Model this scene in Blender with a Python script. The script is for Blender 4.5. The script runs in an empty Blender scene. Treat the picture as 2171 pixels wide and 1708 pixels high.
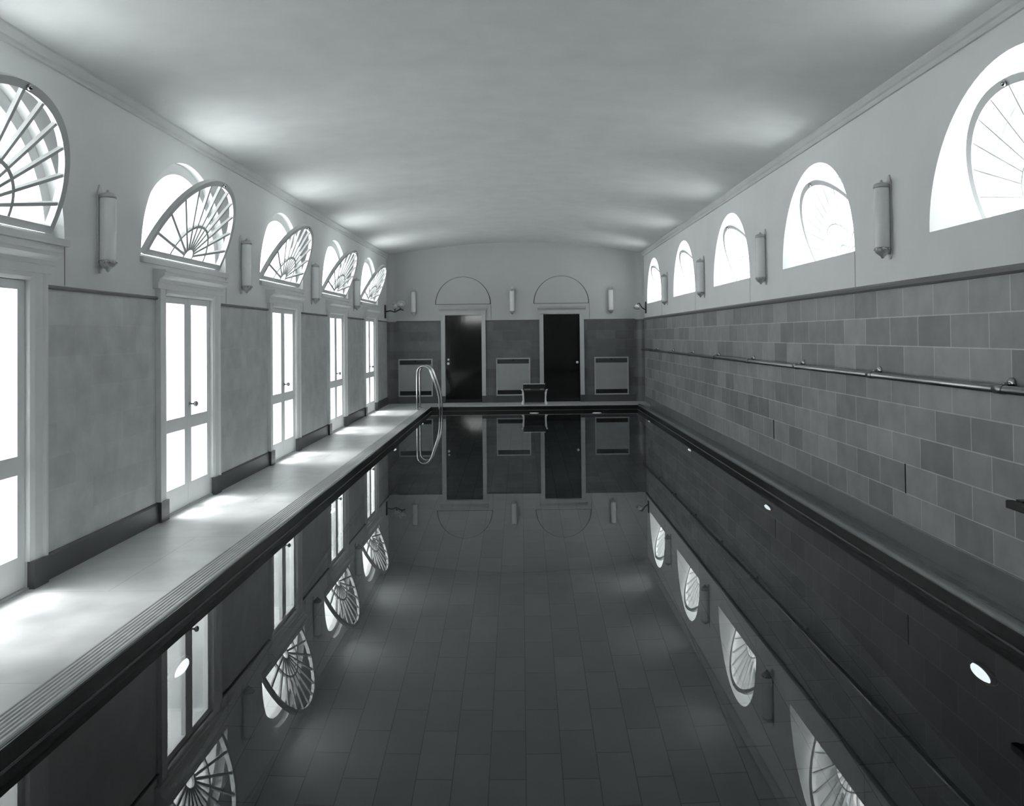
import bpy, math
from mathutils import Vector, Matrix
from mathutils.geometry import tessellate_polygon

SC = bpy.context.scene
COL = SC.collection
PI = math.pi

# ------------------------------------------------------------------ dimensions (metres)
L, R, D = 3.05, 2.80, 18.38           # left wall x = -L, right wall x = R, far wall y = D
YN = -1.8                             # rear wall
EYE = 1.525
ROW = 0.215                           # tile course
TILE = 1.87                           # top of the tiled wainscot
WATER = -0.10
PX0, PX1, PY0, PY1 = -1.986, 2.516, 2.0, 17.46     # pool opening
PBOT = -2.5
WT = 0.45                             # thickness of the side walls
SPRING, CROWN = 3.38, 3.665           # ceiling
BASE_W, R_W = 2.20, 0.925             # arched windows
LY = [4.43 + 2.93 * i for i in range(5)]
RY = [4.55 + 3.08 * i for i in range(5)]

# ------------------------------------------------------------------ materials
def new_mat(name):
    m = bpy.data.materials.new(name); m.use_nodes = True
    nt = m.node_tree
    return m, nt, nt.nodes, nt.links, nt.nodes['Principled BSDF']

def setp(b, rough=0.5, metal=0.0, spec=0.5):
    b.inputs['Roughness'].default_value = rough
    b.inputs['Metallic'].default_value = metal
    b.inputs['Specular IOR Level'].default_value = spec

def tint(v, k=1.0):
    """a neutral tone with the print's slightly cool cast"""
    return (v * (1 - 0.022 * k), v, v * (1 + 0.004 * k), 1)

def plain(name, v, rough=0.5, metal=0.0, spec=0.5, k=1.0, var=0.06, scale=6.0, bump=0.0):
    m, nt, N, LK, b = new_mat(name)
    setp(b, rough, metal, spec)
    tc = N.new('ShaderNodeTexCoord'); no = N.new('ShaderNodeTexNoise')
    no.inputs['Scale'].default_value = scale; no.inputs['Detail'].default_value = 5
    LK.new(tc.outputs['Object'], no.inputs['Vector'])
    mx = N.new('ShaderNodeMix'); mx.data_type = 'RGBA'
    mx.inputs[6].default_value = tint(v * (1 - var), k); mx.inputs[7].default_value = tint(v * (1 + var), k)
    LK.new(no.outputs['Fac'], mx.inputs[0]); LK.new(mx.outputs[2], b.inputs['Base Color'])
    if bump:
        bp = N.new('ShaderNodeBump'); bp.inputs['Strength'].default_value = bump; bp.inputs['Distance'].default_value = 0.004
        LK.new(no.outputs['Fac'], bp.inputs['Height']); LK.new(bp.outputs['Normal'], b.inputs['Normal'])
    return m

def brick_nodes(N, LK, axes, c1, c2, mortar, bw, rh, ms, phase=(0, 0), smooth=0.1):
    tc = N.new('ShaderNodeTexCoord'); sx = N.new('ShaderNodeSeparateXYZ'); cx = N.new('ShaderNodeCombineXYZ')
    LK.new(tc.outputs['Object'], sx.inputs[0])
    for i, a in enumerate(axes):
        ad = N.new('ShaderNodeMath'); ad.operation = 'ADD'; ad.inputs[1].default_value = phase[i]
        LK.new(sx.outputs[a], ad.inputs[0]); LK.new(ad.outputs[0], cx.inputs[i])
    br = N.new('ShaderNodeTexBrick'); br.offset = 0.5; br.offset_frequency = 2
    br.inputs['Scale'].default_value = 1; br.inputs['Brick Width'].default_value = bw
    br.inputs['Row Height'].default_value = rh; br.inputs['Mortar Size'].default_value = ms
    br.inputs['Mortar Smooth'].default_value = smooth
    br.inputs['Color1'].default_value = c1; br.inputs['Color2'].default_value = c2; br.inputs['Mortar'].default_value = mortar
    LK.new(cx.outputs[0], br.inputs['Vector'])
    return tc, sx, br

def wall_mat(name, axis, c1, c2, mortar, plaster, phase=0.0, ztop=TILE, tile_rough=0.38):
    """glazed running-bond tile below ztop, painted plaster above"""
    m, nt, N, LK, b = new_mat(name)
    setp(b, 0.5)
    tc, sx, br = brick_nodes(N, LK, (axis, 2), tint(c1, 1.6), tint(c2, 1.6), tint(mortar), 0.43, ROW, 0.0042, (phase, ROW - 0.127))
    no = N.new('ShaderNodeTexNoise'); no.inputs['Scale'].default_value = 2.2; no.inputs['Detail'].default_value = 6
    LK.new(tc.outputs['Object'], no.inputs['Vector'])
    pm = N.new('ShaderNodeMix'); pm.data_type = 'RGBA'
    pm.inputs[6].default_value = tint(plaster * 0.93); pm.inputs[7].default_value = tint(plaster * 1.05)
    LK.new(no.outputs['Fac'], pm.inputs[0])
    # cloudy wear inside each tile
    no2 = N.new('ShaderNodeTexNoise'); no2.inputs['Scale'].default_value = 5; no2.inputs['Detail'].default_value = 8
    LK.new(tc.outputs['Object'], no2.inputs['Vector'])
    rg = N.new('ShaderNodeMapRange'); rg.inputs[1].default_value = 0.3; rg.inputs[2].default_value = 0.7
    rg.inputs[3].default_value = 0.86; rg.inputs[4].default_value = 1.12
    LK.new(no2.outputs['Fac'], rg.inputs[0])
    mul = N.new('ShaderNodeMix'); mul.data_type = 'RGBA'; mul.blend_type = 'MULTIPLY'; mul.inputs[0].default_value = 1
    LK.new(br.outputs['Color'], mul.inputs[6]); LK.new(rg.outputs[0], mul.inputs[7])
    gt = N.new('ShaderNodeMath'); gt.operation = 'GREATER_THAN'; gt.inputs[1].default_value = ztop
    LK.new(sx.outputs[2], gt.inputs[0])
    mx = N.new('ShaderNodeMix'); mx.data_type = 'RGBA'
    LK.new(gt.outputs[0], mx.inputs[0]); LK.new(mul.outputs[2], mx.inputs[6]); LK.new(pm.outputs[2], mx.inputs[7])
    LK.new(mx.outputs[2], b.inputs['Base Color'])
    rr = N.new('ShaderNodeMapRange'); rr.inputs[3].default_value = tile_rough; rr.inputs[4].default_value = 0.8
    LK.new(gt.outputs[0], rr.inputs[0]); LK.new(rr.outputs[0], b.inputs['Roughness'])
    bp = N.new('ShaderNodeBump'); bp.inputs['Strength'].default_value = 0.25; bp.inputs['Distance'].default_value = 0.003; bp.invert = True
    LK.new(br.outputs['Fac'], bp.inputs['Height'])
    iv = N.new('ShaderNodeMath'); iv.operation = 'SUBTRACT'; iv.inputs[0].default_value = 0.25
    LK.new(gt.outputs[0], iv.inputs[1]); iv.use_clamp = True; LK.new(iv.outputs[0], bp.inputs['Strength'])
    LK.new(bp.outputs['Normal'], b.inputs['Normal'])
    return m

def slab_mat(name, axes, c1, c2, mortar, bw, rh, ms, rough, k=1.0, phase=(0, 0)):
    m, nt, N, LK, b = new_mat(name)
    setp(b, rough)
    tc, sx, br = brick_nodes(N, LK, axes, tint(c1, k), tint(c2, k), tint(mortar, k), bw, rh, ms, phase)
    no = N.new('ShaderNodeTexNoise'); no.inputs['Scale'].default_value = 4; no.inputs['Detail'].default_value = 8
    LK.new(tc.outputs['Object'], no.inputs['Vector'])
    rg = N.new('ShaderNodeMapRange'); rg.inputs[1].default_value = 0.3; rg.inputs[2].default_value = 0.7
    rg.inputs[3].default_value = 0.88; rg.inputs[4].default_value = 1.08
    LK.new(no.outputs['Fac'], rg.inputs[0])
    mul = N.new('ShaderNodeMix'); mul.data_type = 'RGBA'; mul.blend_type = 'MULTIPLY'; mul.inputs[0].default_value = 1
    LK.new(br.outputs['Color'], mul.inputs[6]); LK.new(rg.outputs[0], mul.inputs[7])
    LK.new(mul.outputs[2], b.inputs['Base Color'])
    return m

def glass_mat(name, see=0.97, frost=0.0):
    m, nt, N, LK, b = new_mat(name)
    N.remove(b); out = N['Material Output']
    tr = N.new('ShaderNodeBsdfTransparent'); tr.inputs[0].default_value = (see, see, see, 1)
    gl = N.new('ShaderNodeBsdfGlossy'); gl.inputs['Roughness'].default_value = 0.03
    mx = N.new('ShaderNodeMixShader'); mx.inputs[0].default_value = 0.04
    LK.new(tr.outputs[0], mx.inputs[1]); LK.new(gl.outputs[0], mx.inputs[2])
    LK.new(mx.outputs[0], out.inputs['Surface'])
    return m

def water_mat(name):
    m, nt, N, LK, b = new_mat(name)
    b.inputs['Base Color'].default_value = (0.80, 0.92, 0.95, 1)
    b.inputs['Roughness'].default_value = 0.0
    b.inputs['IOR'].default_value = 1.48
    b.inputs['Transmission Weight'].default_value = 1.0
    return m

def door_mat():
    m, nt, N, LK, b = new_mat('polished_black_lacquer')
    b.inputs['Base Color'].default_value = tint(0.008, 6); setp(b, 0.07, 0.0, 0.6)
    tc = N.new('ShaderNodeTexCoord'); mp = N.new('ShaderNodeMapping'); mp.inputs['Scale'].default_value = (14, 1, 0.8)
    no = N.new('ShaderNodeTexNoise'); no.inputs['Scale'].default_value = 1.0; no.inputs['Detail'].default_value = 3
    LK.new(tc.outputs['Object'], mp.inputs[0]); LK.new(mp.outputs[0], no.inputs['Vector'])
    bp = N.new('ShaderNodeBump'); bp.inputs['Strength'].default_value = 0.12; bp.inputs['Distance'].default_value = 0.002
    LK.new(no.outputs['Fac'], bp.inputs['Height']); LK.new(bp.outputs['Normal'], b.inputs['Normal'])
    return m

def emit_mat(name, strength):
    m, nt, N, LK, b = new_mat(name)
    b.inputs['Base Color'].default_value = (0.8, 0.85, 0.88, 1)
    b.inputs['Emission Color'].default_value = (0.93, 0.98, 1, 1)
    b.inputs['Emission Strength'].default_value = strength
    return m

M = {
    'wall_l': wall_mat('tile_and_plaster_left', 1, 0.53, 0.60, 0.58, 0.78, 0.1),  # same tile lightened, joints faded; window glow and grazing light in the colour
    'wall_r': wall_mat('tile_and_plaster_right', 1, 0.22, 0.38, 0.56, 0.80, -0.071),
    'wall_f': wall_mat('tile_and_plaster_far', 0, 0.105, 0.165, 0.145, 0.53, 0.0),  # plaster darker than on the side walls; the end's shade is in the colour
    'ceiling': plain('ceiling_plaster', 0.65, 0.9, var=0.12, scale=3.0),
    'deck': slab_mat('deck_slabs', (0, 1), 0.56, 0.62, 0.46, 1.07, 1.3, 0.004, 0.42, 1.0, (0.92, 0.3)),
    'nosing': plain('ribbed_nosing', 0.50, 0.5, var=0.10, scale=9),
    'curb': plain('dark_curb_tile', 0.20, 0.22, k=3, var=0.15, scale=4),
    'black_edge': plain('black_edge_tile', 0.012, 0.25, k=6),
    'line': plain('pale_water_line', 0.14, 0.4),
    'base': plain('dark_base_tile', 0.085, 0.4, k=2.5, var=0.15, scale=3),
    'cap': plain('cap_tile', 0.13, 0.35, k=2),
    'trim': plain('painted_trim', 0.66, 0.5),
    'trim_far': plain('painted_door_trim', 0.52, 0.5),
    'paint': plain('painted_joinery', 0.78, 0.45),
    'sash': plain('painted_sash', 0.60, 0.45),
    'sash_r': plain('halation_whitened_sash', 0.85, 0.45),  # right sash whitened; halation glare is put into its colour
    'glass': glass_mat('window_glass'),
    'water': water_mat('still_water'),
    'pool_floor': slab_mat('pool_floor_tile', (1, 0), 0.075, 0.108, 0.022, 0.43, 0.215, 0.0035, 0.6, 3.0),
    'pool_wall': slab_mat('pool_wall_tile', (1, 2), 0.016, 0.021, 0.008, 0.43, 0.215, 0.003, 0.5, 5.0),
    'door_black': plain('black_lacquer', 0.008, 0.12, k=8, spec=0.6),
    'door_polish': door_mat(),
    'chrome': plain('chrome', 0.50, 0.16, 1.0, var=0.02),
    'steel': plain('dull_steel', 0.34, 0.30, 1.0, var=0.05),
    'dark_metal': plain('dark_metal', 0.03, 0.4, 0.6, k=4),
    'cap_metal': plain('satin_cap_metal', 0.50, 0.3, 0.4),
    'milk': plain('milk_glass', 0.80, 0.25, var=0.02),
    'heater': plain('heater_enamel', 0.36, 0.5, k=1.5),
    'heater_frame': plain('heater_frame_paint', 0.46, 0.45, k=1.5),
    'louvre': plain('louvre_paint', 0.075, 0.5, k=2.5),
    'slot': plain('slot_black', 0.008, 0.7, k=6),
    'wood': plain('dark_wood', 0.012, 0.4, k=5),
    'pale_metal': plain('pale_cast_metal', 0.78, 0.4),
    'lens': emit_mat('lamp_lens', 0.15),
    'ring': plain('lamp_ring', 0.05, 0.35, 0.8, k=3),
    'joint': plain('plaster_joint', 0.22, 0.8),
    'groove_shade': plain('painted_groove_shade', 0.10, 0.8),  # dark backing that paints the shadow inside the arch gap
    'bounce_ground': plain('bounce_ground_right', 0.88, 0.9, var=0.06, scale=2),  # right ground whitened to bounce more light onto the ceiling
    'curb_nose': plain('grey_curb_nose', 0.34, 0.3, k=1.5),
    'ground': plain('pale_paving_outside', 0.80, 0.9, var=0.1, scale=0.4),
    'leaf': plain('hedge_leaves', 0.16, 0.8, var=0.4, scale=8, bump=0.6),
    'outer': plain('outside_render', 0.7, 0.9),
}

# ------------------------------------------------------------------ mesh helpers
class MB:
    def __init__(s): s.v, s.f, s.sm = [], [], []
    def add(s, vs, fs, smooth=False):
        o = len(s.v); s.v += [tuple(p) for p in vs]
        s.f += [tuple(i + o for i in f) for f in fs]; s.sm += [smooth] * len(fs); return s
    def box(s, x0, x1, y0, y1, z0, z1):
        v = [(x, y, z) for z in (z0, z1) for y in (y0, y1) for x in (x0, x1)]
        return s.add(v, [(0, 2, 3, 1), (4, 5, 7, 6), (0, 1, 5, 4), (2, 6, 7, 3), (0, 4, 6, 2), (1, 3, 7, 5)])
    def extr(s, poly, fn, a, b, smooth=False, cap=True):
        """poly in a plane, swept from a to b; fn(p, q, t) -> point"""
        n = len(poly); v = [fn(p[0], p[1], a) for p in poly] + [fn(p[0], p[1], b) for p in poly]
        s.add(v, [(i, (i + 1) % n, (i + 1) % n + n, i + n) for i in range(n)], smooth)
        if cap:
            tr = tessellate_polygon([[Vector((p[0], p[1], 0)) for p in poly]])
            s.add(v[:n], [tuple(reversed(t)) for t in tr]); s.add(v[n:], [tuple(t) for t in tr])
        return s
    def bar(s, p, q, w, y0, y1):
        """flat bar in the xz plane"""
        d = Vector((q[0] - p[0], q[1] - p[1])); d.normalize(); n = Vector((-d.y, d.x)) * w / 2
        poly = [(p[0] + n.x, p[1] + n.y), (q[0] + n.x, q[1] + n.y), (q[0] - n.x, q[1] - n.y), (p[0] - n.x, p[1] - n.y)]
        return s.extr(poly, lambda a, b, t: (a, t, b), y0, y1)
    def ring(s, r0, r1, y0, y1, n=36, a0=0.0, a1=PI, cz=0.0):
        vs, fs = [], []
        for i in range(n + 1):
            a = a0 + (a1 - a0) * i / n; c, z = math.cos(a), math.sin(a)
            vs += [(r0 * c, y0, r0 * z + cz), (r1 * c, y0, r1 * z + cz), (r1 * c, y1, r1 * z + cz), (r0 * c, y1, r0 * z + cz)]
        for i in range(n):
            o = 4 * i
            fs += [(o + k, o + (k + 1) % 4, o + 4 + (k + 1) % 4, o + 4 + k) for k in range(4)]
        fs += [(0, 1, 2, 3), (4 * n + 3, 4 * n + 2, 4 * n + 1, 4 * n)]
        return s.add(vs, fs)
    def tube(s, path, r, n=12, closed=False):
        P = [Vector(p) for p in path]; m = len(P); vs, fs = [], []
        t0 = (P[1] - P[0]).normalized(); up = Vector((0, 0, 1)) if abs(t0.z) < 0.9 else Vector((1, 0, 0))
        nrm = t0.cross(up).normalized()
        rr = r if isinstance(r, (list, tuple)) else [r] * m
        for i in range(m):
            t = (P[min(i + 1, m - 1)] - P[max(i - 1, 0)]).normalized()
            nrm = (nrm - t * nrm.dot(t)).normalized(); b = t.cross(nrm)
            for k in range(n):
                a = 2 * PI * k / n; vs.append(P[i] + (nrm * math.cos(a) + b * math.sin(a)) * rr[i])
        for i in range(m - 1):
            for k in range(n): fs.append((i * n + k, i * n + (k + 1) % n, (i + 1) * n + (k + 1) % n, (i + 1) * n + k))
        s.add(vs, fs, True)
        s.add(vs[:n], [tuple(reversed(range(n)))]); s.add(vs[-n:], [tuple(range(n))])
        return s
    def lathe(s, prof, axis='z', n=24, o=(0, 0, 0), a0=0.0, a1=2 * PI, smooth=True):
        """prof: (radius, height) pairs turned about an axis through o"""
        full = abs(a1 - a0 - 2 * PI) < 1e-6; k = n if full else n + 1; vs, fs = [], []
        for r, h in prof:
            for i in range(k):
                a = a0 + (a1 - a0) * i / n; c, d = r * math.cos(a), r * math.sin(a)
                p = {'z': (c, d, h), 'y': (c, h, d), 'x': (h, c, d)}[axis]
                vs.append((p[0] + o[0], p[1] + o[1], p[2] + o[2]))
        for j in range(len(prof) - 1):
            for i in range(n if full else k - 1):
                i2 = (i + 1) % k; fs.append((j * k + i, j * k + i2, (j + 1) * k + i2, (j + 1) * k + i))
        s.add(vs, fs, smooth)
        for j, rev in ((0, True), (len(prof) - 1, False)):
            if prof[j][0] > 1e-4:
                idx = list(range(j * k, j * k + k)); s.add([vs[i] for i in idx], [tuple(range(k))])
        return s
    def build(s, name, mat, parent=None, loc=(0, 0, 0), rot=(0, 0, 0), bevel=0.0):
        me = bpy.data.meshes.new(name); me.from_pydata(s.v, [], s.f); me.update()
        for p, q in zip(me.polygons, s.sm): p.use_smooth = q
        import bmesh
        bm = bmesh.new(); bm.from_mesh(me)
        bmesh.ops.remove_doubles(bm, verts=bm.verts, dist=1e-5)
        bmesh.ops.recalc_face_normals(bm, faces=bm.faces); bm.to_mesh(me); bm.free()
        for mm in (mat if isinstance(mat, (list, tuple)) else [mat]): me.materials.append(mm)
        o = bpy.data.objects.new(name, me); COL.objects.link(o)
        o.parent = parent; o.location = loc; o.rotation_euler = rot
        if bevel:
            bv = o.modifiers.new('bevel', 'BEVEL'); bv.width = bevel; bv.segments = 2; bv.limit_method = 'ANGLE'
        return o

def tag(o, label, cat, group=None, kind=None):
    o['label'] = label; o['category'] = cat
    if group: o['group'] = group
    if kind: o['kind'] = kind
    return o

def empty(name, loc, rz, label, cat, group=None, kind=None):
    o = bpy.data.objects.new(name, None); COL.objects.link(o)
    o.location = loc; o.rotation_euler = (0, 0, rz); o.empty_display_size = 0.2
    return tag(o, label, cat, group, kind)

def copy_tree(o, parent=None):
    c = o.copy(); COL.objects.link(c); c.parent = parent
    for ch in [x for x in bpy.data.objects if x.parent == o]: copy_tree(ch, c)
    return c

LEFT, RIGHT, FAR = PI / 2, -PI / 2, 0.0     # local -y points out of the wall into the room

# ------------------------------------------------------------------ walls with real openings
def semi(cx, z, r, n=40):
    return [(cx + r * math.cos(PI * i / n), z + r * math.sin(PI * i / n)) for i in range(n + 1)]

def wall_mesh(outline, holes, fn, t0, t1):
    mb = MB()
    loops = [outline] + holes
    flat = [p for lp in loops for p in lp]
    tr = tessellate_polygon([[Vector((p[0], p[1], 0)) for p in lp] for lp in loops])
    for t in (t0, t1): mb.add([fn(p[0], p[1], t) for p in flat], [tuple(x) for x in tr])
    for lp in loops:
        n = len(lp)
        mb.add([fn(p[0], p[1], t0) for p in lp] + [fn(p[0], p[1], t1) for p in lp],
               [(i, (i + 1) % n, (i + 1) % n + n, i + n) for i in range(n)])
    return mb

DW, DH = 0.52, 1.90                            # garden door half width, height
out = [(YN, 0)]
for y in LY: out += [(y - DW, 0), (y - DW, DH), (y + DW, DH), (y + DW, 0)]
out += [(D + 0.3, 0), (D + 0.3, 3.40), (YN, 3.40)]
o = wall_mesh(out, [semi(y, BASE_W, R_W) for y in LY], lambda a, b, t: (t, a, b), -L, -L - WT).build('wall_left', M['wall_l'])
wall_left = o
tag(o, 'left side wall with grey tile below, pale plaster above, arched windows and glass doors', 'wall', kind='structure')

o = wall_mesh([(YN, -0.2), (D + 0.3, -0.2), (D + 0.3, 3.40), (YN, 3.40)], [semi(y, BASE_W, R_W) for y in RY],
              lambda a, b, t: (t, a, b), R, R + WT).build('wall_right', M['wall_r'])
tag(o, 'right side wall of large grey tiles below pale plaster with high arched windows', 'wall', kind='structure')
wall_right = o
FD = [(-1.33, 0.42), (0.924, 0.42)]; FH = 2.016   # far doors: centre x, half width
out = [(-L, 0)]
for x, w in FD: out += [(x - w, 0), (x - w, FH), (x + w, FH), (x + w, 0)]
out += [(R, 0), (R, 3.75), (-L, 3.75)]
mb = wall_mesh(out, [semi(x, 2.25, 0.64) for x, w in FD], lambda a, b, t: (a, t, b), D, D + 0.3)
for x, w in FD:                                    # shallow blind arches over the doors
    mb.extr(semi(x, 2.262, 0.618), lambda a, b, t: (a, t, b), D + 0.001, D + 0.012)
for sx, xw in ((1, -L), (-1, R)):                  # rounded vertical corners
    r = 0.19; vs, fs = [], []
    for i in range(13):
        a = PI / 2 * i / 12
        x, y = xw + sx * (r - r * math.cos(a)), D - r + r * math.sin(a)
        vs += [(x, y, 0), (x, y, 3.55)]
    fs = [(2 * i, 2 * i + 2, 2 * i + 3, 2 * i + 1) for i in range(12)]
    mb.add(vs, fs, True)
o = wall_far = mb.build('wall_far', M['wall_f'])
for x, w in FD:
    MB().extr(semi(x, 2.245, 0.65), lambda a, b, t: (a, t, b), D + 0.012, D + 0.03).build('arch_shade_backing', M['groove_shade'], o)
tag(o, 'far end wall with dark tile below, plaster greyed for shade above and two blind arches', 'wall', kind='structure')
o = wall_mesh([(-L - WT, -0.3), (R + WT, -0.3), (R + WT, 3.9), (-L - WT, 3.9)], [semi(-2.2, 2.2, 0.62)],  # unseen arched opening added for its reflection in the left black door
              lambda a, b, t: (a, t, b), YN, YN - 0.3).build('wall_rear', M['outer'])
tag(o, 'plastered rear wall behind the camera with an added arched opening', 'wall', kind='structure')

# ceiling: shallow segmental vault
xc, hw = (R - L) / 2, (R + L) / 2; sag = CROWN - SPRING
rad = (hw * hw + sag * sag) / (2 * sag)
prof = [(-L - WT, SPRING), (-L, SPRING)]
for i in range(1, 64):
    x = -hw + 2 * hw * i / 64
    prof.append((xc + x, CROWN - rad + math.sqrt(rad * rad - x * x)))
prof += [(R, SPRING), (R + WT, SPRING)]
mb = MB(); n = len(prof)
mb.add([(x, y, z) for y in (YN - 0.3, D + 0.35) for x, z in prof], [(i, i + 1, i + 1 + n, i + n) for i in range(n - 1)], True)
mb.add([(x, y, z + 0.11) for y in (YN - 0.3, D + 0.35) for x, z in prof], [(i, i + 1, i + 1 + n, i + n) for i in range(n - 1)], True)
mb.box(-L - WT, -L - WT + 0.02, YN - 0.3, D + 0.35, 3.36, 3.49); mb.box(R + WT - 0.02, R + WT, YN - 0.3, D + 0.35, 3.36, 3.49)
o = mb.build('ceiling', M['ceiling'])
tag(o, 'shallow curved white plaster ceiling over the pool', 'ceiling', kind='structure')

# cornice strips along both side walls, cap tile, dark base
def strip(name, x, sx, prof, y0, y1, mat, label, cat):
    mb = MB(); mb.extr([(x + sx * a, b) for a, b in prof], lambda a, b, t: (a, t, b), y0, y1)
    return tag(mb.build(name, mat), label, cat, kind='structure')
corn = [(0, 3.30), (0.02, 3.30), (0.026, 3.315), (0.026, 3.335), (0.04, 3.345), (0.06, 3.375), (0.06, 3.40), (0, 3.40)]
strip('trim_1', -L, 1, corn, YN, D - 0.19, M['ceiling'], 'thin plaster cornice where the ceiling meets the left wall', 'cornice')
strip('trim_2', R, -1, corn, YN, D - 0.19, M['ceiling'], 'thin plaster cornice where the ceiling meets the right wall', 'cornice')
cap = [(0, TILE - 0.025), (0.022, TILE - 0.025), (0.03, TILE - 0.01), (0.03, TILE + 0.01), (0.012, TILE + 0.028), (0, TILE + 0.028)]
capr = cap
cap = [(0, TILE - 0.012), (0.016, TILE - 0.012), (0.022, TILE - 0.004), (0.022, TILE + 0.006), (0.008, TILE + 0.014), (0, TILE + 0.014)]
mb = MB()
ys = [YN] + [v for y in LY for v in (y - 0.67, y + 0.67)] + [D - 0.19]
for a, b in zip(ys[::2], ys[1::2]):
    mb.extr([(-L + p, q) for p, q in cap], lambda a_, b_, t: (a_, t, b_), a, b)
tag(mb.build('trim_3', M['cap']), 'narrow dark cap moulding along the top of the left wall tiles', 'moulding', kind='structure')
strip('trim_4', R, -1, capr, YN, D - 0.19, M['cap'], 'narrow dark cap moulding along the top of the right wall tiles', 'moulding')
mb = MB(); xs = [-L + 0.19] + [v for x, w in FD for v in (x - w - 0.09, x + w + 0.09)] + [R - 0.19]
for a, b in zip(xs[::2], xs[1::2]):
    mb.extr([(D - p * 0.6, q) for p, q in cap], lambda a_, b_, t: (t, a_, b_), a, b)
tag(mb.build('trim_5', M['cap']), 'narrow dark cap moulding along the tiles of the far wall', 'moulding', kind='structure')
bs = [(0, 0), (0.02, 0), (0.02, 0.15), (0.012, 0.165), (0, 0.165)]
mb = MB()
for a, b in zip(ys[::2], ys[1::2]): mb.extr([(-L + p, q) for p, q in bs], lambda a_, b_, t: (a_, t, b_), a, b)
tag(mb.build('baseboard_left', M['base']), 'dark tile base running between the glass doors on the left wall', 'baseboard', kind='structure')
mb = MB()
for a, b in zip(xs[::2], xs[1::2]): mb.extr([(D - p, q) for p, q in bs], lambda a_, b_, t: (t, a_, b_), a, b)
tag(mb.build('baseboard_far', M['base']), 'dark tile base along the foot of the far wall', 'baseboard', kind='structure')
strip('baseboard_right', R, -1, [(0, -0.045), (0.010, -0.045), (0.010, 0.118), (0, 0.127)], PY0 - 2, D - 0.19, M['curb'],
      'dark tile base along the foot of the right wall', 'baseboard')

# fine joints in the right wall: plaster joints under the windows, two open tile joints
mb = MB()
for y in RY: mb.box(R - 0.0015, R + 0.01, y - R_W - 0.004, y - R_W + 0.004, TILE + 0.03, BASE_W)
mb.build('plaster_joints', M['joint'], wall_right)
mb = MB()
for x in (-0.69, 1.565): mb.box(x - 0.004, x + 0.004, D - 0.0015, D + 0.01, TILE + 0.02, 2.25)
mb.build('plaster_joints', M['joint'], wall_far)
mb = MB()
for y in LY: mb.box(-L - 0.01, -L + 0.0015, y + R_W - 0.004, y + R_W + 0.004, TILE + 0.02, BASE_W)
mb.build('plaster_joints', M['joint'], wall_left)
mb = MB()
mb.box(R - 0.004, R + 0.01, 5.88, 5.892, 0.342, 0.557); mb.box(R - 0.004, R + 0.01, 8.94, 8.955, 0.342, 0.557)
mb.build('open_joints', M['slot'], wall_right)
mb = MB().box(R - 0.002, R + 0.01, D - 0.20, D - 0.19, 0, 3.36)
mb.build('corner_joint', M['trim'], wall_right)

# ------------------------------------------------------------------ floor, pool
NW = 0.165                                       # ribbed nosing strip
mb = MB()
mb.box(-L - WT, PX0 - NW, YN, D + 0.3, -0.25, 0)            # left deck
mb.box(PX0 - NW, R + 0.02, PY1 + 0.02, D + 0.3, -0.25, 0)   # far deck
mb.box(PX0 - NW, R + 0.02, YN, PY0 - 0.02, -0.25, 0)        # near deck
tag(mb.build('floor', M['deck']), 'pale stone deck along the left side and the ends of the pool', 'floor', kind='structure')
# ribbed nosing: grooved profile swept along the pool
pr = [(PX0 - NW, -0.25), (PX0 - NW, 0)]
for i in range(6):
    x = PX0 - NW + 0.010 + i * 0.0235
    pr += [(x, 0), (x + 0.004, -0.007), (x + 0.009, -0.007), (x + 0.013, 0)]
pr += [(PX0 - 0.012, 0), (PX0 - 0.004, -0.004), (PX0, -0.014), (PX0, -0.25)]
mb = MB(); mb.extr(pr, lambda a, b, t: (a, t, b), PY0 - 0.02, PY1 + 0.02)
tag(mb.build('trim_6', M['nosing']), 'ribbed pale nosing strip along the left edge of the pool', 'pool edge', kind='structure')
# right curb with a rounded nose, meeting the wall
pr = [(R, -0.25), (R, -0.043), (PX1 + 0.20, -0.040), (PX1 + 0.13, -0.022), (PX1 + 0.085, -0.003), (PX1 + 0.085, -0.25)]
mb = MB(); mb.extr(pr, lambda a, b, t: (a, t, b), PY0 - 0.02, PY1 + 0.02)
tag(mb.build('trim_10', M['curb']), 'dark shallow gutter tiles at the foot of the right wall', 'gutter', kind='structure')
pr = [(PX1 + 0.085, -0.25), (PX1 + 0.085, -0.003), (PX1 + 0.075, 0.004), (PX1 + 0.045, 0.012)]
for i in range(9):
    a = PI / 2 * i / 8; pr.append((PX1 + 0.024 - 0.024 * math.sin(a), -0.012 + 0.024 * math.cos(a)))
pr += [(PX1, -0.25)]
mb = MB(); mb.extr(pr, lambda a, b, t: (a, t, b), PY0 - 0.02, PY1 + 0.02)
tag(mb.build('trim_7', M['curb']), 'grey rounded curb nose along the right edge of the pool', 'pool curb', kind='structure')
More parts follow.
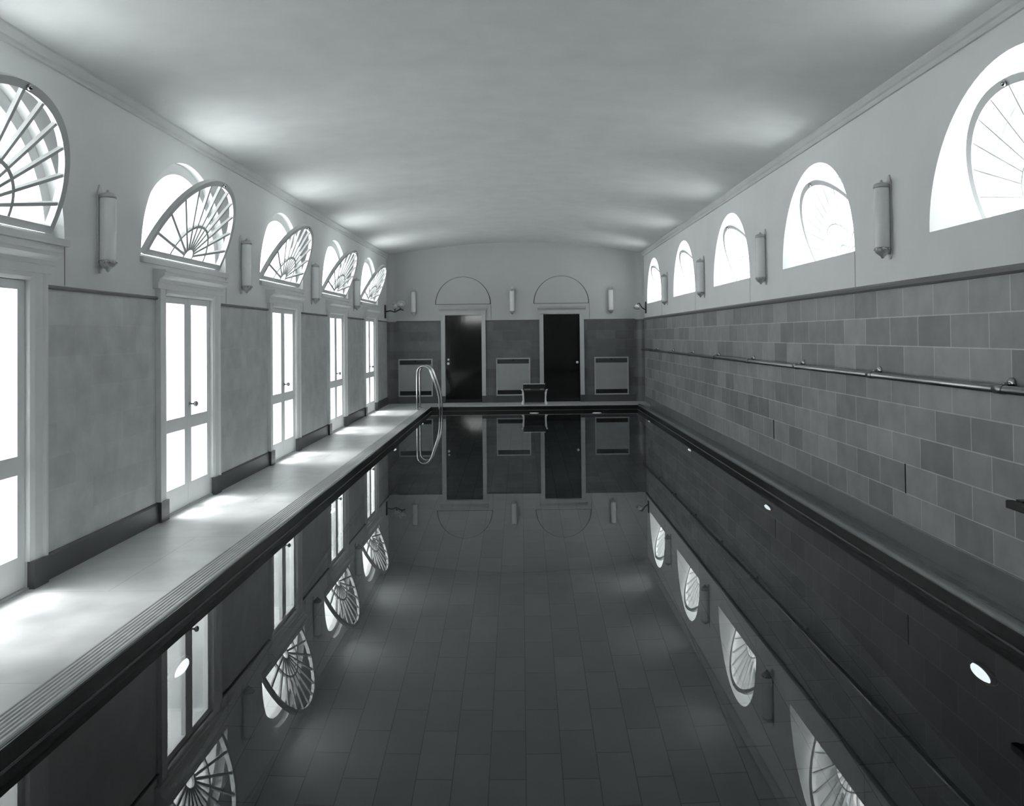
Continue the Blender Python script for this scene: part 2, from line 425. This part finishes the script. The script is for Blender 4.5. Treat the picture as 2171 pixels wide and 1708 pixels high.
# black coping faces on the pool side
mb = MB()
e = 0.012
mb.box(PX0, PX0 + e, PY0, PY1, -0.26, -0.012)
mb.box(PX1 - e, PX1, PY0, PY1, -0.26, -0.018)
mb.box(PX0, PX1, PY1 - e, PY1 + 0.02, -0.26, -0.012)
mb.box(PX0, PX1, PY0 - 0.02, PY0 + e, -0.26, -0.012)
tag(mb.build('trim_8', M['black_edge']), 'black tile band around the pool just above the water', 'pool edge', kind='structure')
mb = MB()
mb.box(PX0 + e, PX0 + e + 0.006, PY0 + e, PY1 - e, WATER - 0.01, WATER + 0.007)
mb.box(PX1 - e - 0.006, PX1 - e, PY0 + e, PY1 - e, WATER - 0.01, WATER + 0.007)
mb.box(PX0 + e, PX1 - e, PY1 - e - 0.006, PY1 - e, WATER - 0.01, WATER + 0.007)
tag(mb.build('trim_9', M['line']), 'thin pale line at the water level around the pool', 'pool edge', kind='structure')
# basin
mb = MB()
mb.box(PX0 - 0.02, PX0 + 0.004, PY0 - 0.02, PY1 + 0.02, PBOT, -0.22)
mb.box(PX1 - 0.004, PX1 + 0.02, PY0 - 0.02, PY1 + 0.02, PBOT, -0.22)
mb.box(PX0, PX1, PY1 - 0.004, PY1 + 0.02, PBOT, -0.22)
mb.box(PX0, PX1, PY0 - 0.02, PY0 + 0.004, PBOT, -0.22)
tag(mb.build('wall_pool', M['pool_wall']), 'dark tiled side walls of the pool under the water', 'pool wall', kind='structure')
mb = MB().box(PX0 - 0.02, PX1 + 0.02, PY0 - 0.02, PY1 + 0.02, PBOT - 0.05, PBOT)
tag(mb.build('floor_pool', M['pool_floor']), 'dark tiled bottom of the pool seen through the water', 'pool floor', kind='structure')
mb = MB(); mb.add([(PX0 + e, PY0 + e, WATER), (PX1 - e, PY0 + e, WATER), (PX1 - e, PY1 - e, WATER), (PX0 + e, PY1 - e, WATER)], [(0, 1, 2, 3)])
tag(mb.build('pool_water', M['water']), 'still dark water filling the long indoor swimming pool', 'water', kind='structure')

# ------------------------------------------------------------------ arched hopper windows
SR = 0.82                                       # sash radius
def make_window(name, mat, bw, recess, tilt, label, cat='window'):
    w = empty(name, (0, 0, 0), 0, label, cat, kind='structure')
    fr = MB(); fr.ring(SR + 0.005, R_W - 0.002, recess - 0.03, recess + 0.05, 40)
    fr.box(-R_W + 0.01, R_W - 0.01, recess - 0.03, recess + 0.05, 0.0, 0.03)
    fr.build('frame', mat, w)
    if recess < 0.2: sl = MB().box(-R_W - 0.02, R_W + 0.02, -0.03, -0.001, -0.05, -0.004); sl.build('sill', M['trim'], w)
    s = MB(); s.ring(SR - 0.048, SR, -0.022, 0.022, 40); s.box(-SR, SR, -0.022, 0.022, 0, 0.05)
    sash = s.build('sash', mat, w, (0, recess - 0.055, 0.032), (tilt, 0, 0))
    g = MB(); g.ring(0.36 - bw / 2, 0.36 + bw / 2, -0.014, 0.014, 30); g.ring(0.08, 0.10, -0.014, 0.014, 14, cz=0.05)
    for i in range(1, 12):
        a = PI * i / 12; c, z = math.cos(a), math.sin(a)
        g.bar((0.095 * c, 0.05 + 0.095 * z), ((SR - 0.03) * c, (SR - 0.03) * z), bw, -0.012, 0.012)
    g.build('glazing_bars', mat, sash)
    p = semi(0, 0.0, SR - 0.03, 32); gm = MB(); gm.extr(p, lambda a, b, t: (a, t, b), -0.003, 0.003)
    gm.build('pane', M['glass'], sash)
    k = MB().lathe([(0.0, -0.05), (0.014, -0.045), (0.018, -0.035), (0.010, -0.025), (0.012, -0.02)], 'y', 12, (0, 0, SR - 0.024))
    k.build('catch', M['chrome'], sash)
    return w
ordn = ['nearest', 'second', 'third', 'fourth', 'farthest']
wl = make_window('window_1', M['sash'], 0.024, 0.10, math.radians(26), '')
wr = make_window('window_6', M['sash_r'], 0.011, 0.40, math.radians(26), '')  # bars thinned here to imitate the washed-out glare
over = ['over the glass door cut by the left edge', 'over the first full glass door', 'over the middle glass door',
        'over the fourth glass door', 'over the last glass door by the far corner']
rlab = ['cut off by the right edge of the picture', 'the first whole one from the camera', 'the middle one of the five',
        'the fourth from the camera', 'the last, beside the far right corner']
for i in range(5):
    o = wl if i == 0 else copy_tree(wl)
    o.name = 'window_%d' % (i + 1); o.location = (-L, LY[i], BASE_W); o.rotation_euler.z = LEFT
    o['label'] = 'fan-barred arched window tilted open ' + over[i]; o['group'] = 'arched windows of the left wall'
    o = wr if i == 0 else copy_tree(wr)
    o.name = 'window_%d' % (i + 6); o.location = (R, RY[i], BASE_W); o.rotation_euler.z = RIGHT
    o['label'] = 'bright arched window high in the right wall, ' + rlab[i]; o['group'] = 'arched windows of the right wall'

# ------------------------------------------------------------------ garden doors (left wall)
def make_garden_door():
    d = empty('door_1', (0, 0, 0), 0, '', 'glass door', kind='structure')
    c = MB()
    for s in (-1, 1):
        pr = [(s * (DW - 0.004), 0.09), (s * (DW - 0.004), -0.018), (s * (DW + 0.03), -0.03), (s * (DW + 0.11), -0.03), (s * (DW + 0.13), -0.042), (s * 0.67, -0.042), (s * 0.67, 0.0), (s * (DW - 0.001), 0.0), (s * (DW - 0.001), 0.09)]
        c.extr(pr, lambda a, b, t: (a, b, t), 0.17, DH + 0.05)
    c.extr([(0.02, DH), (-0.018, DH), (-0.03, DH + 0.02), (-0.03, DH + 0.05), (0.0, DH + 0.05), (0.0, DH)], lambda a, b, t: (t, a, b), -DW, DW)
    c.build('casing', M['paint'], d)
    k = MB(); pr = [(0, 1.95), (-0.045, 1.95), (-0.045, 2.0), (-0.055, 2.005), (-0.06, 2.03), (-0.085, 2.045), (-0.10, 2.06), (-0.10, 2.085), (-0.11, 2.09), (-0.11, 2.105), (0, 2.115)]
    k.extr(pr, lambda a, b, t: (t, a, b), -0.72, 0.72); k.build('cornice', M['paint'], d)
    for s in (-1, 1):
        p = MB().box(min(s * DW, s * 0.67), max(s * DW, s * 0.67), -0.045, 0.0, 0, 0.17); p.build('plinth_block', M['base'], d)
    MB().box(-DW, DW, -0.01, 0.2, -0.005, 0.012).build('threshold', M['nosing'], d)
    for s in (-1, 1):
        x0, x1 = (-DW + 0.006, -0.002) if s < 0 else (0.002, DW - 0.006)
        lf = MB(); y0, y1 = 0.012, 0.054
        lf.box(x0, x0 + 0.072, y0, y1, 0.015, DH - 0.003); lf.box(x1 - 0.072, x1, y0, y1, 0.015, DH - 0.003)
        lf.box(x0 + 0.072, x1 - 0.072, y0, y1, 0.015, 0.215); lf.box(x0 + 0.072, x1 - 0.072, y0, y1, 0.71, 0.825)
        lf.box(x0 + 0.072, x1 - 0.072, y0, y1, 1.84, DH - 0.003)
        leaf = lf.build('door_leaf', M['paint'], d)
        g = MB().box(x0 + 0.06, x1 - 0.06, 0.030, 0.035, 0.2, 0.72); g.box(x0 + 0.06, x1 - 0.06, 0.030, 0.035, 0.815, 1.85)
        g.build('pane', M['glass'], leaf)
        if s > 0:
            h = MB().lathe([(0.018, 0.03), (0.018, 0.02), (0.008, 0.018), (0.008, -0.01), (0.024, -0.016), (0.027, -0.03), (0.018, -0.042), (0.0, -0.045)], 'y', 14, (x0 + 0.036, -0.018, 0.93))
            h.build('knob', M['steel'], leaf)
    return d
gd = make_garden_door()
dlab = ['double glass door cut off by the left edge of the picture', 'first whole double glass door along the left wall',
        'middle double glass door of the left wall', 'fourth double glass door from the camera on the left wall',
        'last double glass door of the left wall, beside the far corner']
for i in range(5):
    o = gd if i == 0 else copy_tree(gd)
    o.name = 'door_%d' % (i + 1); o.location = (-L, LY[i], 0); o.rotation_euler.z = LEFT
    o['label'] = dlab[i]; o['group'] = 'double glass doors of the left wall'

# ------------------------------------------------------------------ black doors (far wall)
for i, (x, w) in enumerate(FD):
    d = empty('door_%d' % (6 + i), (x, D, 0), FAR,
              ['black glossy door on the left of the far wall', 'black door on the right of the far wall behind the bench'][i], 'door', 'black doors of the far wall', 'structure')
    c = MB()
    for s in (-1, 1):
        pr = [(s * (w - 0.002), 0.06), (s * (w - 0.002), -0.02), (s * (w + 0.06), -0.03), (s * (w + 0.09), -0.04), (s * (w + 0.09), 0.0), (s * (w - 0.0005), 0.0), (s * (w - 0.0005), 0.06)]
        c.extr(pr, lambda a, b, t: (a, b, t), 0.16, FH)
    c.box(-w - 0.09, w + 0.09, -0.032, 0.0, FH, FH + 0.085); c.box(-w, w, 0, 0.06, FH - 0.012, FH + 0.002)
    c.build('casing', M['trim_far'], d)
    k = MB(); k.extr([(0, FH + 0.085), (-0.045, FH + 0.085), (-0.055, FH + 0.10), (-0.10, FH + 0.13), (-0.10, FH + 0.15), (-0.115, FH + 0.155), (-0.115, FH + 0.17), (0, FH + 0.18)],
                     lambda a, b, t: (t, a, b), -w - 0.13, w + 0.13); k.build('cornice', M['trim_far'], d)
    for s in (-1, 1):
        p = MB().box(min(s * w, s * (w + 0.09)), max(s * w, s * (w + 0.09)), -0.042, 0.06, 0, 0.16); p.build('plinth_block', M['base'], d)
    lf = MB().box(-w + 0.003, w - 0.003, 0.045, 0.09, 0.006, FH - 0.014)
    leaf = lf.build('door_leaf', M['door_polish'], d, bevel=0.003)
    MB().box(-w + 0.003, w - 0.003, 0.09, 0.25, -0.01, FH).build('door_lining', M['door_black'], d)
    kx = -w + 0.07 if i == 0 else w - 0.07
    prof = [(0.024, 0.045), (0.024, 0.038), (0.010, 0.035), (0.010, 0.012), (0.024, 0.004), (0.030, -0.012), (0.022, -0.024), (0.0, -0.028)]
    MB().lathe(prof, 'y', 16, (kx, 0, 0.90)).build('knob', M['pale_metal'], leaf)
    if i == 0: MB().lathe([(0.024, 0.045), (0.024, 0.03), (0.015, 0.024), (0, 0.022)], 'y', 16, (kx, 0, 0.99)).build('lock_plate', M['pale_metal'], leaf)

# ------------------------------------------------------------------ wall sconces
def make_sconce():
    s = empty('wall_sconce', (0, 0, 0), 0, '', 'wall lamp', 'tubular wall sconces')
    h = 0.53
    pl = [(-0.010, -0.05), (0.010, -0.05), (0.036, 0.0), (0.036, h), (0.010, h + 0.06), (-0.010, h + 0.06), (-0.036, h), (-0.036, 0.0)]
    MB().extr(pl, lambda a, b, t: (a, t, b), -0.012, 0).build('back_plate', M['trim'], s, bevel=0.003)
    n = 24; prof = [(0.0, 0.03), (0.04, 0.03), (0.052, 0.036), (0.055, 0.05), (0.055, h - 0.05), (0.052, h - 0.036), (0.04, h - 0.03), (0, h - 0.03)]
    MB().lathe(prof, 'z', n, (0, -0.064, 0)).build('glass_tube', M['milk'], s)
    MB().lathe([(0, h - 0.040), (0.058, h - 0.040), (0.058, h - 0.022), (0.05, h - 0.008), (0.03, h), (0.012, h + 0.004), (0.008, h + 0.02), (0, h + 0.024)], 'z', n, (0, -0.064, 0)).build('top_cap', M['cap_metal'], s)
    b = MB().lathe([(0, 0.040), (0.058, 0.040), (0.058, 0.022), (0.048, 0.0), (0.032, -0.014), (0.016, -0.026), (0.010, -0.04), (0, -0.045)], 'z', n, (0, -0.064, 0))
    cap_o = b.build('bottom_cap', M['cap_metal'], s)
    bd = MB()
    for i in range(12):
        a = 2 * PI * i / 12
        bd.lathe([(0, -0.009), (0.007, -0.006), (0.009, 0), (0.007, 0.006), (0, 0.009)], 'z', 8, (0.055 * math.cos(a), -0.064 + 0.055 * math.sin(a), 0.026))
    bd.build('beading', M['chrome'], cap_o)
    for z in (0.035, h - 0.02):
        MB().box(-0.012, 0.012, -0.06, -0.012, z - 0.008, z + 0.008).build('arm', M['steel'], s)
    return s
sc = make_sconce(); first = [True]
def put_sconce(loc, rz, label):
    o = sc if first[0] else copy_tree(sc); first[0] = False
    o.location = loc; o.rotation_euler.z = rz; o['label'] = label
lw = ['frosted tube sconce on left wall, the nearest, largest in view', 'frosted tube sconce on left wall, second from the camera',
      'frosted tube sconce on left wall, third from the camera', 'frosted tube sconce on left wall, farthest from the camera']
rw = ['frosted tube sconce on right wall, the nearest, beside the cut-off window', 'frosted tube sconce on right wall, second from the camera',
      'frosted tube sconce on right wall, third from the camera', 'frosted tube sconce on right wall, farthest from the camera']
for i in range(4):
    put_sconce((-L, (LY[i] + LY[i + 1]) / 2 - 0.1, 2.06), LEFT, lw[i])
    put_sconce((R, (RY[i] + RY[i + 1]) / 2 - 0.04, 2.12), RIGHT, rw[i])
for x, lb in ((-2.46, 'pale tube sconce on far wall left of both black doors'), (-0.205, 'pale tube sconce on far wall between the black doors'),
              (2.055, 'pale tube sconce on far wall right of both black doors')):
    put_sconce((x, D, 2.05), FAR, lb)

# ------------------------------------------------------------------ wall heaters
def make_heater():
    h = empty('wall_heater', (0, 0, 0), 0, '', 'heater', 'wall heaters of the far wall')
    W, H, t = 0.39, 0.86, 0.028
    f = MB().box(-W, W, -0.03, 0, 0, t).box(-W, W, -0.03, 0, H - t, H).box(-W, -W + t, -0.03, 0, t, H - t).box(W - t, W, -0.03, 0, t, H - t)
    f.build('frame', M['heater_frame'], h)
    MB().box(-W + t, W - t, -0.022, -0.004, 0.125, H - 0.13).build('panel', M['heater'], h)
    lv = MB().box(-W + t, W - t, -0.008, -0.002, H - 0.13, H - t)
    for i in range(5):
        z = H - 0.125 + i * 0.02
        lv.extr([(-0.022, z), (-0.018, z), (-0.008, z + 0.014), (-0.012, z + 0.014)], lambda a, b, q: (q, a, b), -W + t, W - t)
    grille = lv.build('louvre', M['louvre'], h)
    MB().lathe([(0.014, -0.02), (0.014, -0.03), (0, -0.033)], 'y', 12, (0, 0, H - 0.05)).build('knob', M['slot'], grille)
    MB().box(-W + t, W - t, -0.006, -0.002, t, 0.125).build('air_slot', M['slot'], h)
    return h
ht = make_heater()
for i, (x, lb) in enumerate(((-2.43, 'flat grey wall heater behind the pool ladder'), (-0.195, 'flat grey wall heater between the two black doors'),
                             (2.055, 'flat grey wall heater right of the right black door'))):
    o = ht if i == 0 else copy_tree(ht)
    o.location = (x, D, 0.155); o['label'] = lb

# ------------------------------------------------------------------ swing-arm lamps in the far corners
def lamp_head(parent, o, ax, r=0.085):
    """a dish with a pale bulb, facing along ax"""
    q = Vector((0, 0, 1)).rotation_difference(Vector(ax))
    d = MB().lathe([(0.02, -0.09), (0.03, -0.07), (r * 0.7, -0.03), (r, 0.02), (r * 1.03, 0.022), (r * 0.66, -0.025), (0.02, -0.06)], 'z', 20)
    d.v = [tuple(q @ Vector(p) + Vector(o)) for p in d.v]
    hd = d.build('lamp_head', M['pale_metal'], parent)
    b = MB().lathe([(0, -0.05), (0.025, -0.04), (0.045, -0.01), (0.04, 0.02), (0, 0.035)], 'z', 14)
    b.v = [tuple(q @ Vector(p) + Vector(o)) for p in b.v]
    b.build('bulb', M['milk'], hd)
t = empty('bracket_lamp', (-L, 17.95, 2.09), LEFT, 'bracket lamp with two pale heads on left wall by the far corner', 'wall lamp', 'corner bracket lamps')
MB().extr([(-0.05, -0.15), (0.05, -0.15), (0.07, 0), (0.05, 0.15), (-0.05, 0.15), (-0.07, 0)], lambda a, b, q: (a, q, b), -0.02, 0).build('wall_plate', M['dark_metal'], t)
MB().tube([(0, -0.015, 0.0), (0, -0.12, 0.02), (0, -0.22, -0.01), (0, -0.34, 0.05), (0, -0.42, 0.03)], 0.013).build('arm', M['dark_metal'], t)
lamp_head(t, (0.0, -0.24, 0.13), (-0.3, -0.3, 0.55)); lamp_head(t, (0.0, -0.36, 0.16), (-0.5, -0.1, 0.4))
MB().tube([(0, -0.22, 0.0), (0, -0.235, 0.06)], 0.01).build('stem', M['dark_metal'], t); MB().tube([(0, -0.34, 0.05), (0, -0.35, 0.09)], 0.01).build('stem', M['dark_metal'], t)
t = empty('bracket_lamp', (R, 17.95, 2.12), RIGHT, 'bracket lamp with one tilted head on right wall by the far corner', 'wall lamp', 'corner bracket lamps')
MB().extr([(-0.05, -0.13), (0.05, -0.13), (0.07, 0), (0.05, 0.13), (-0.05, 0.13), (-0.07, 0)], lambda a, b, q: (a, q, b), -0.02, 0).build('wall_plate', M['dark_metal'], t)
MB().tube([(0, -0.015, -0.05), (0, -0.09, 0.0), (0, -0.15, 0.10), (0, -0.19, 0.08)], 0.012).build('arm', M['dark_metal'], t)
lamp_head(t, (0.0, -0.21, 0.0), (0.4, -0.25, -0.75), 0.075)
MB().tube([(0, -0.19, 0.08), (0, -0.205, 0.05)], 0.01).build('stem', M['dark_metal'], t)

# ------------------------------------------------------------------ bench on the far deck
b = empty('pool_bench', (0.275, 17.85, 0), 0, 'low dark bench with pale legs standing on the far deck', 'bench')
sb = MB()
for i in range(4): sb.box(-0.245, 0.245, -0.15 + i * 0.072, -0.15 + i * 0.072 + 0.062, 0.285, 0.31)
sb.build('seat', M['wood'], b, bevel=0.003)
bk = MB().box(-0.235, 0.235, 0.125, 0.15, 0.33, 0.43); bk_o = bk.build('backrest', M['wood'], b, bevel=0.003)
MB().box(-0.245, 0.245, 0.12, 0.155, 0.43, 0.445).build('top_rail', M['pale_metal'], bk_o)
MB().box(-0.235, 0.235, 0.10, 0.118, 0.03, 0.285).build('back_panel', M['wood'], b)
for s in (-1, 1): MB().box(s * 0.235 - 0.012, s * 0.235 + 0.012, 0.11, 0.125, 0.30, 0.43).build('post', M['wood'], bk_o)
for s in (-1, 1):
    e2 = MB()
    x = s * 0.255
    for y in (-0.15, 0.145):
        e2.tube([(x + s * 0.012, y, 0.0), (x + s * 0.004, y, 0.02), (x - s * 0.012, y, 0.07), (x - s * 0.010, y, 0.18), (x, y, 0.28)], [0.034, 0.030, 0.020, 0.018, 0.020], 12)
    e2.tube([(x, -0.15, 0.285), (x, 0.145, 0.285)], 0.018, 10)
    e2.tube([(x, -0.15, 0.285), (x + s * 0.012, -0.17, 0.32), (x + s * 0.030, -0.175, 0.335)], [0.018, 0.016, 0.018], 10)
    e2.build('end_frame', M['pale_metal'], b)

# ------------------------------------------------------------------ pool ladder (left side, far end)
ld = empty('pool_ladder', (PX0, 16.97, 0), 0, 'chrome pool ladder with tall looped grab rails at the far left of the pool', 'ladder')
def loop(y):
    pts = [(-0.20, y, 0.0), (-0.20, y, 0.3), (-0.20, y, 0.72)]
    for i in range(1, 9):
        a = PI - (PI - 0.30) * i / 8
        pts.append((-0.055 + 0.145 * math.cos(a), y, 0.76 + 0.15 * math.sin(a)))
    pts += [(0.17, y, 0.55), (0.235, y, 0.36), (0.262, y, 0.22), (0.268, y, 0.08), (0.268, y, -0.4), (0.268, y, -1.3)]
    # smooth by Chaikin
    for _ in range(2):
        q = [pts[0]]
        for a, c in zip(pts, pts[1:]):
            q += [tuple(a[k] * 0.75 + c[k] * 0.25 for k in range(3)), tuple(a[k] * 0.25 + c[k] * 0.75 for k in range(3))]
        pts = q + [pts[-1]]
    return pts
for y in (-0.24, 0.24):
    MB().tube(loop(y), 0.021, 12).build('grab_rail', M['chrome'], ld)
    MB().lathe([(0.05, 0.0), (0.05, 0.008), (0.03, 0.02), (0.022, 0.024)], 'z', 18, (-0.20, y, 0.0)).build('floor_flange', M['chrome'], ld)
    MB().tube([(0.268, y, -1.1), (0.016, y, -1.1)], 0.014, 8).build('wall_stay', M['chrome'], ld)
for z in (-0.42, -0.70, -0.98):
    MB().box(0.23, 0.31, -0.23, 0.23, z, z + 0.022).build('tread', M['chrome'], ld, bevel=0.004)

# ------------------------------------------------------------------ long handrail on the right wall
rl = empty('wall_handrail', (R, 8.0, 1.19), RIGHT, 'long metal handrail fixed along the tiled right wall', 'handrail')
PR = 0.075
x_near, x_far = 8.0 - 3.0, -(D - 0.25 - 8.0)
MB().tube([(x_near, -PR, 0), (x_far, -PR, 0)], 0.024, 14).build('rail', M['steel'], rl)
for i in range(9):
    y = 4.58 + 1.69 * i
    if y > D - 0.4: break
    x = -(y - 8.0)
    bk = MB().lathe([(0.036, 0), (0.036, -0.008), (0.028, -0.018), (0.015, -0.022)], 'y', 18, (x, 0, 0.03))
    bk.tube([(x, -0.015, 0.03), (x, -0.05, 0.025), (x, -PR, 0.0)], 0.013, 10)
    br_o = bk.build('bracket', M['chrome'], rl)
    MB().tube([(x - 0.04, -PR, 0), (x + 0.05, -PR, 0)], 0.0285, 14).build('collar', M['steel'], rl)

# dark bar jutting in at the right edge
t = empty('wall_bar', (R, 4.0, 0.565), RIGHT, 'dark metal bar low on the tiled wall at the right edge of the picture', 'bar')
MB().box(-0.46, 0.46, -0.13, -0.085, -0.022, 0.022).build('bar', M['dark_metal'], t, bevel=0.006)
for x in (-0.40, 0.40):
    MB().box(x - 0.03, x + 0.03, -0.09, 0.0, -0.03, 0.03).build('bracket', M['dark_metal'], t, bevel=0.004)

# ------------------------------------------------------------------ underwater lamps
def make_lamp():
    u = empty('underwater_lamp', (0, 0, 0), 0, '', 'pool lamp', 'underwater pool lamps')
    MB().lathe([(0.0, 0.0), (0.122, 0.0), (0.126, -0.012), (0.12, -0.03), (0.104, -0.032), (0.10, -0.02), (0, -0.02)], 'y', 28).build('rim', M['ring'], u)
    MB().lathe([(0.099, -0.021), (0.092, -0.03), (0.07, -0.042), (0.0, -0.048)], 'y', 24).build('lens', M['lens'], u)
    return u
ul = make_lamp(); k = 0
lampspec = []
names = ['nearest', 'second', 'third', 'farthest']
for i, y in enumerate((4.41, 8.18, 11.95, 15.7)): lampspec.append(((PX1 - 0.004, y, -0.90), RIGHT, 'round lit lamp under the water in the right pool wall, %s from the camera' % names[i]))
for i, y in enumerate((4.60, 8.25, 12.3, 15.7)): lampspec.append(((PX0 + 0.004, y, -0.90), LEFT, 'round lit lamp under the water in the left pool wall, %s from the camera' % names[i]))
lampspec.append(((0.26, PY1 - 0.004, -0.78), FAR, 'round lit lamp under the water below the bench'))
lampspec.append(((1.62, PY1 - 0.004, -0.90), FAR, 'round lit lamp under the water at the far end, right of the bench'))
for i, (p, rz, lb) in enumerate(lampspec):
    o = ul if i == 0 else copy_tree(ul)
    o.location = p; o.rotation_euler.z = rz; o['label'] = lb

# ------------------------------------------------------------------ outside
mb = MB().box(-60, -L - WT, -40, 70, -0.4, -0.12)
tag(mb.build('ground', M['ground']), 'pale paving outside the glass doors of the left wall', 'ground', kind='structure')
mb = MB().box(R + WT, 60, -40, 70, -0.4, -0.12)
tag(mb.build('ground', M['bounce_ground']), 'unseen ground outside the right wall, whitened to bounce light', 'ground', kind='structure')

# ------------------------------------------------------------------ light
w = bpy.data.worlds.new('sky'); SC.world = w; w.use_nodes = True
bg = w.node_tree.nodes['Background']; bg.inputs[0].default_value = (0.98, 1.0, 0.99, 1); bg.inputs[1].default_value = 0.9
sun = bpy.data.lights.new('sun', 'SUN'); sun.energy = 2.9; sun.angle = math.radians(35); sun.color = (0.99, 1, 0.995)
so = bpy.data.objects.new('sun', sun); COL.objects.link(so)
so.rotation_euler = Vector((0.39, -0.05, -0.92)).to_track_quat('-Z', 'Y').to_euler(); so.location = (-8, 8, 12)

# ------------------------------------------------------------------ camera
W_, H_, F = 2171, 1708, 1700.0
pitch, roll = math.radians(1.0), 0.0108
cam = bpy.data.cameras.new('camera'); co = bpy.data.objects.new('camera', cam); COL.objects.link(co)
cam.sensor_fit = 'HORIZONTAL'; cam.sensor_width = 36; cam.lens = 36 * F / W_
pu, pv = 1105.0, 711.0 - F * math.tan(pitch)
cam.shift_x = (W_ / 2 - pu) / W_; cam.shift_y = (pv - H_ / 2) / W_
fwd = Vector((0, math.cos(pitch), math.sin(pitch))); up0 = Vector((0, -math.sin(pitch), math.cos(pitch))); r0 = Vector((1, 0, 0))
up = up0 * math.cos(roll) + r0 * math.sin(roll); rt = r0 * math.cos(roll) - up0 * math.sin(roll)
m3 = Matrix((rt, up, -fwd)).transposed()
co.matrix_world = Matrix.Translation((0, 0, EYE)) @ m3.to_4x4()
cam.clip_start = 0.05; cam.clip_end = 300
SC.camera = co

SC.view_settings.view_transform = 'Standard'; SC.view_settings.look = 'None'
SC.view_settings.exposure = 2.95; SC.view_settings.gamma = 1.0; SC.view_settings.use_curve_mapping = False
SC.cycles.max_bounces = 14; SC.cycles.diffuse_bounces = 8; SC.cycles.glossy_bounces = 6; SC.cycles.transmission_bounces = 8
SC.cycles.caustics_reflective = False
SC.cycles.transparent_max_bounces = 12
SC.cycles.use_denoising = True
